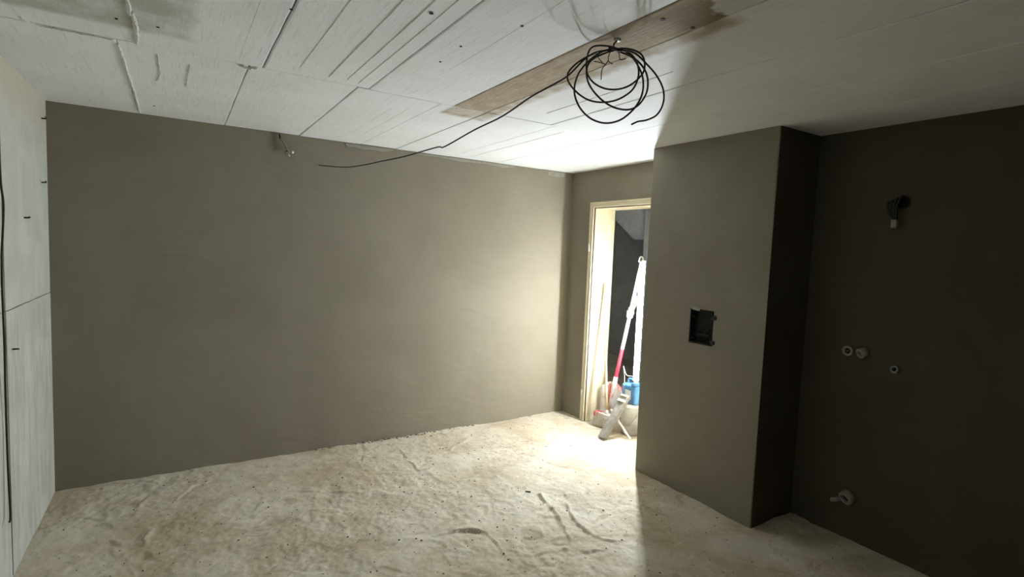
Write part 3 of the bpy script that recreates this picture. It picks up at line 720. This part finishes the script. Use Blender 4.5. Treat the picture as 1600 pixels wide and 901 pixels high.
# ------------------------------------------------------------------ junction box in the pillar
jb = empty('junction_box', (XP + BD - .004, (BY0 + BY1) / 2, BZ0), 'open black junction box sunk in the plastered pillar', 'junction box')
bm = new_bm(); t = .004; x1 = XP + BD - .001; x0 = XP - .003; e = .006
prism(bm, [(x1 - .004, BY0 + e, BZ0 + e), (x1 - .004, BY1 - e, BZ0 + e), (x1 - .004, BY1 - e, BZ1 - e), (x1 - .004, BY0 + e, BZ1 - e)], (.004, 0, 0))
for a in ((BY0 + e, BY0 + e + t, BZ0 + e, BZ1 - e), (BY1 - e - t, BY1 - e, BZ0 + e, BZ1 - e), (BY0 + e, BY1 - e, BZ0 + e, BZ0 + e + t), (BY0 + e, BY1 - e, BZ1 - e - t, BZ1 - e)):
    box(bm, x0, x1, *a)
obj('shell', bm, M_BLACK, jb)
for y, z in ((BY0 - .008, BZ1 - .042), (BY0 - .006, BZ0 + .025)):
    bm = new_bm(); lathe(bm, [(.014, -.004), (.016, 0), (.015, .004), (.007, .005)], (XP - .002, y, z), (-1, 0, 0), 14); obj('lug', bm, M_BLACK, jb, True)
for y, z in ((BY1 - .018, BZ1 - .055), (BY0 + .02, BZ1 - .05), (BY1 - .018, BZ0 + .03), (BY0 + .02, BZ0 + .03)):
    bm = new_bm(); lathe(bm, [(.007, 0), (.007, .045)], (x1 - .003, y, z), (-1, 0, 0), 10); obj('screw_post', bm, M_BLACK, jb, True)
bm = new_bm(); box(bm, XP + .01, x1 - .004, 2.23, 2.33, 1.10, 1.112, .002); obj('divider', bm, M_BLACK, jb)
for k, (y, z) in enumerate(((2.26, 1.09), (2.29, 1.075), (2.32, 1.10))):
    bm = new_bm(); tube(bm, spline([(x1 - .004, y, BZ0 + .012), (XP + .03, y + .01, z), (XP + .022, y - .012, z + .05), (XP + .034, y - .03, z + .07)], 5), .003, 6); obj('wire', bm, M_WIRE, jb, True)
bm = new_bm(); prism(bm, [(XP - .004, BY1 - .004, BZ1 + .010), (XP - .004, BY1 - .02, BZ1 - .006), (XP - .004, BY1 - .075, BZ1 - .012), (XP - .004, BY1 - .085, BZ1 + .006), (XP - .004, BY1 - .04, BZ1 + .012)], (.012, 0, 0)); obj('plaster_lip', bm, M_SKIM, pillar)

# ------------------------------------------------------------------ outlets on the side wall
def ring_fitting(name, y, z, r, tilt, label, pin, length=.03):
    ax = Vector((-1, tilt[0], tilt[1])).normalized(); o = Vector((XR, y, z))
    g = empty(name, o, label, 'pipe fitting')
    bm = new_bm(); lathe(bm, [(r, -.01), (r, length - .004), (r * .93, length), (r * .62, length), (r * .55, length - .004), (r * .55, -.01)], o, ax, 24, True); obj('collar', bm, M_DUSTY, g, True)
    bm = new_bm(); lathe(bm, [(r * .57, -.008), (r * .57, length * .35)], o, ax, 20); obj('bore', bm, M_HOLE, g)
    if pin:
        bm = new_bm(); lathe(bm, [(r * .14, 0), (r * .14, length * .9), (r * .08, length)], o, ax, 10); obj('pin', bm, M_DUSTY, g)
    return g
ring_fitting('pipe_outlet', 1.572, 1.104, .030, (0, 0), 'left white ring pipe outlet with a centre pin on the dark wall', True, .02)
ring_fitting('pipe_outlet', 1.487, 1.112, .029, (.55, -.45), 'tilted white pipe outlet right of the pinned ring', False, .035)
ring_fitting('pipe_outlet', 1.324, 1.043, .021, (.1, .25), 'small white pipe outlet low right of the pair', False, .022)
dr = empty('drain_stub', (XR, 1.515, .25), 'white bent drain stub low on the dark wall', 'pipe stub')
bm = new_bm(); lathe(bm, [(.040, -.01), (.040, .030), (.036, .034), (.029, .034), (.027, .03), (.027, -.01)], (XR, 1.505, .250), (-1, .25, -.5), 24, True); obj('collar', bm, M_DUSTY, dr, True)
bm = new_bm(); lathe(bm, [(.028, -.006), (.028, .012)], (XR, 1.505, .250), (-1, .25, -.5), 20); obj('bore', bm, M_HOLE, dr)
bm = new_bm(); tube(bm, spline([(XR + .004, 1.552, .214), (XR - .02, 1.556, .214), (XR - .034, 1.568, .210), (XR - .040, 1.582, .206)], 5), .013, 10); obj('plug', bm, M_DUSTY, dr, True)
bx = empty('light_outlet', (XR, 1.37, 1.94), 'dark wire outlet with a pale terminal hanging on the dark wall', 'light outlet')
bm = new_bm(); lathe(bm, [(.034, -.01), (.036, .006), (.030, .008), (.028, -.008)], (XR, 1.365, 1.955), (-1, 0, 0), 20, True); obj('ring', bm, M_BLACK, bx, True)
bm = new_bm(); lathe(bm, [(.029, -.008), (.029, .001)], (XR, 1.365, 1.955), (-1, 0, 0), 20); obj('bore', bm, M_HOLE, bx)
for k in range(4):
    bm = new_bm(); tube(bm, spline([(XR + .004, 1.36 + .008 * k, 1.965 - .006 * k), (XR - .05, 1.352 + .02 * k, 1.985 - .01 * k), (XR - .06, 1.37 + .012 * k, 1.925 - .004 * k), (XR - .035, 1.372 + .005 * k, 1.865)], 6), .006, 8); obj('wire', bm, M_CABLE, bx, True)
bm = new_bm(); tube(bm, spline([(XR + .004, 1.375, 1.93), (XR - .03, 1.40, 1.925), (XR - .035, 1.418, 1.912)], 5), .007, 8); obj('wire', bm, M_CABLE, bx, True)
bm = new_bm(); box(bm, XR - .050, XR - .025, 1.366, 1.396, 1.815, 1.862, .005); obj('terminal', bm, M_DUSTY, bx)

# ------------------------------------------------------------------ loose bits on the floor
def chunk(bm, c, s, r):
    res = bmesh.ops.create_icosphere(bm, subdivisions=1, radius=1.0)
    sc = Vector((r.uniform(.6, 1.3), r.uniform(.6, 1.3), r.uniform(.4, .8))) * s
    rot = Matrix.Rotation(r.uniform(0, 6.3), 3, 'Z')
    for v in res['verts']:
        k = r.uniform(.7, 1.15)
        v.co = rot @ Vector((v.co.x * sc.x * k, v.co.y * sc.y * k, v.co.z * sc.z * k)) + Vector(c)
r = random.Random(5); n = 900
xs = np.array([r.uniform(-.6, 3.2) for _ in range(n)]); ys = np.array([r.uniform(1.0, 4.15) for _ in range(n)])
keep = ~((xs > XP - .03) & (ys < Y1 + .03) & (ys > Y0 - .03)); xs, ys = xs[keep], ys[keep]; zs = floor_z(xs, ys)
bm = new_bm()
for x, y, z in zip(xs, ys, zs):
    s = .002 + .0035 * r.random() ** 2 * (2.2 if r.random() < .08 else 1); chunk(bm, (x, y, z + s * .25), s, r)
grit = tag(obj('floor_grit', bm, M_GRIT), 'pale grit and crumbs scattered over the dusty screed', 'grit', kind='stuff')
bm = new_bm(); xs = np.array([r.uniform(-.6, 2.85) for _ in range(420)]); ys = np.array([r.uniform(1.0, 4.15) for _ in range(420)]); zs = floor_z(xs, ys)
for x, y, z in zip(xs, ys, zs):
    s = .003 + .004 * r.random() ** 2; chunk(bm, (x, y, z + s * .2), s, r)
tag(obj('dark_crumbs', bm, M_DARKGRIT, grit), 'dark brown crumbs', kind='stuff')
bm = new_bm(); xs = np.array([min(max(r.gauss(1.5, .32), .9), 2.4) for _ in range(170)]); ys = np.array([YW - .005 - abs(r.gauss(0, .016)) for _ in range(170)]); zs = floor_z(xs, ys)
for x, y, z in zip(xs, ys, zs):
    s = .003 + .009 * r.random() ** 2; chunk(bm, (x, y, z + s * .3), s, r)
tag(obj('plaster_rubble', bm, plain('brown_plaster_crumbs', (.30, .26, .20), (.16, .13, .10), .95, 50)), 'brown plaster crumbs along the foot of the long wall', 'rubble', kind='stuff')
zz = float(floor_z(np.array([1.98]), np.array([2.854]))[0])
bm = new_bm(); box(bm, -.018, .018, -.005, .005, 0, .005, .001, Matrix.Translation((1.98, 2.854, zz + .001)) @ Matrix.Rotation(-.75, 4, 'Z'))
tag(obj('wood_chip', bm, M_DARKCHIP, origin=(1.98, 2.854, zz)), 'small dark wood chip in the middle of the floor', 'wood chip')
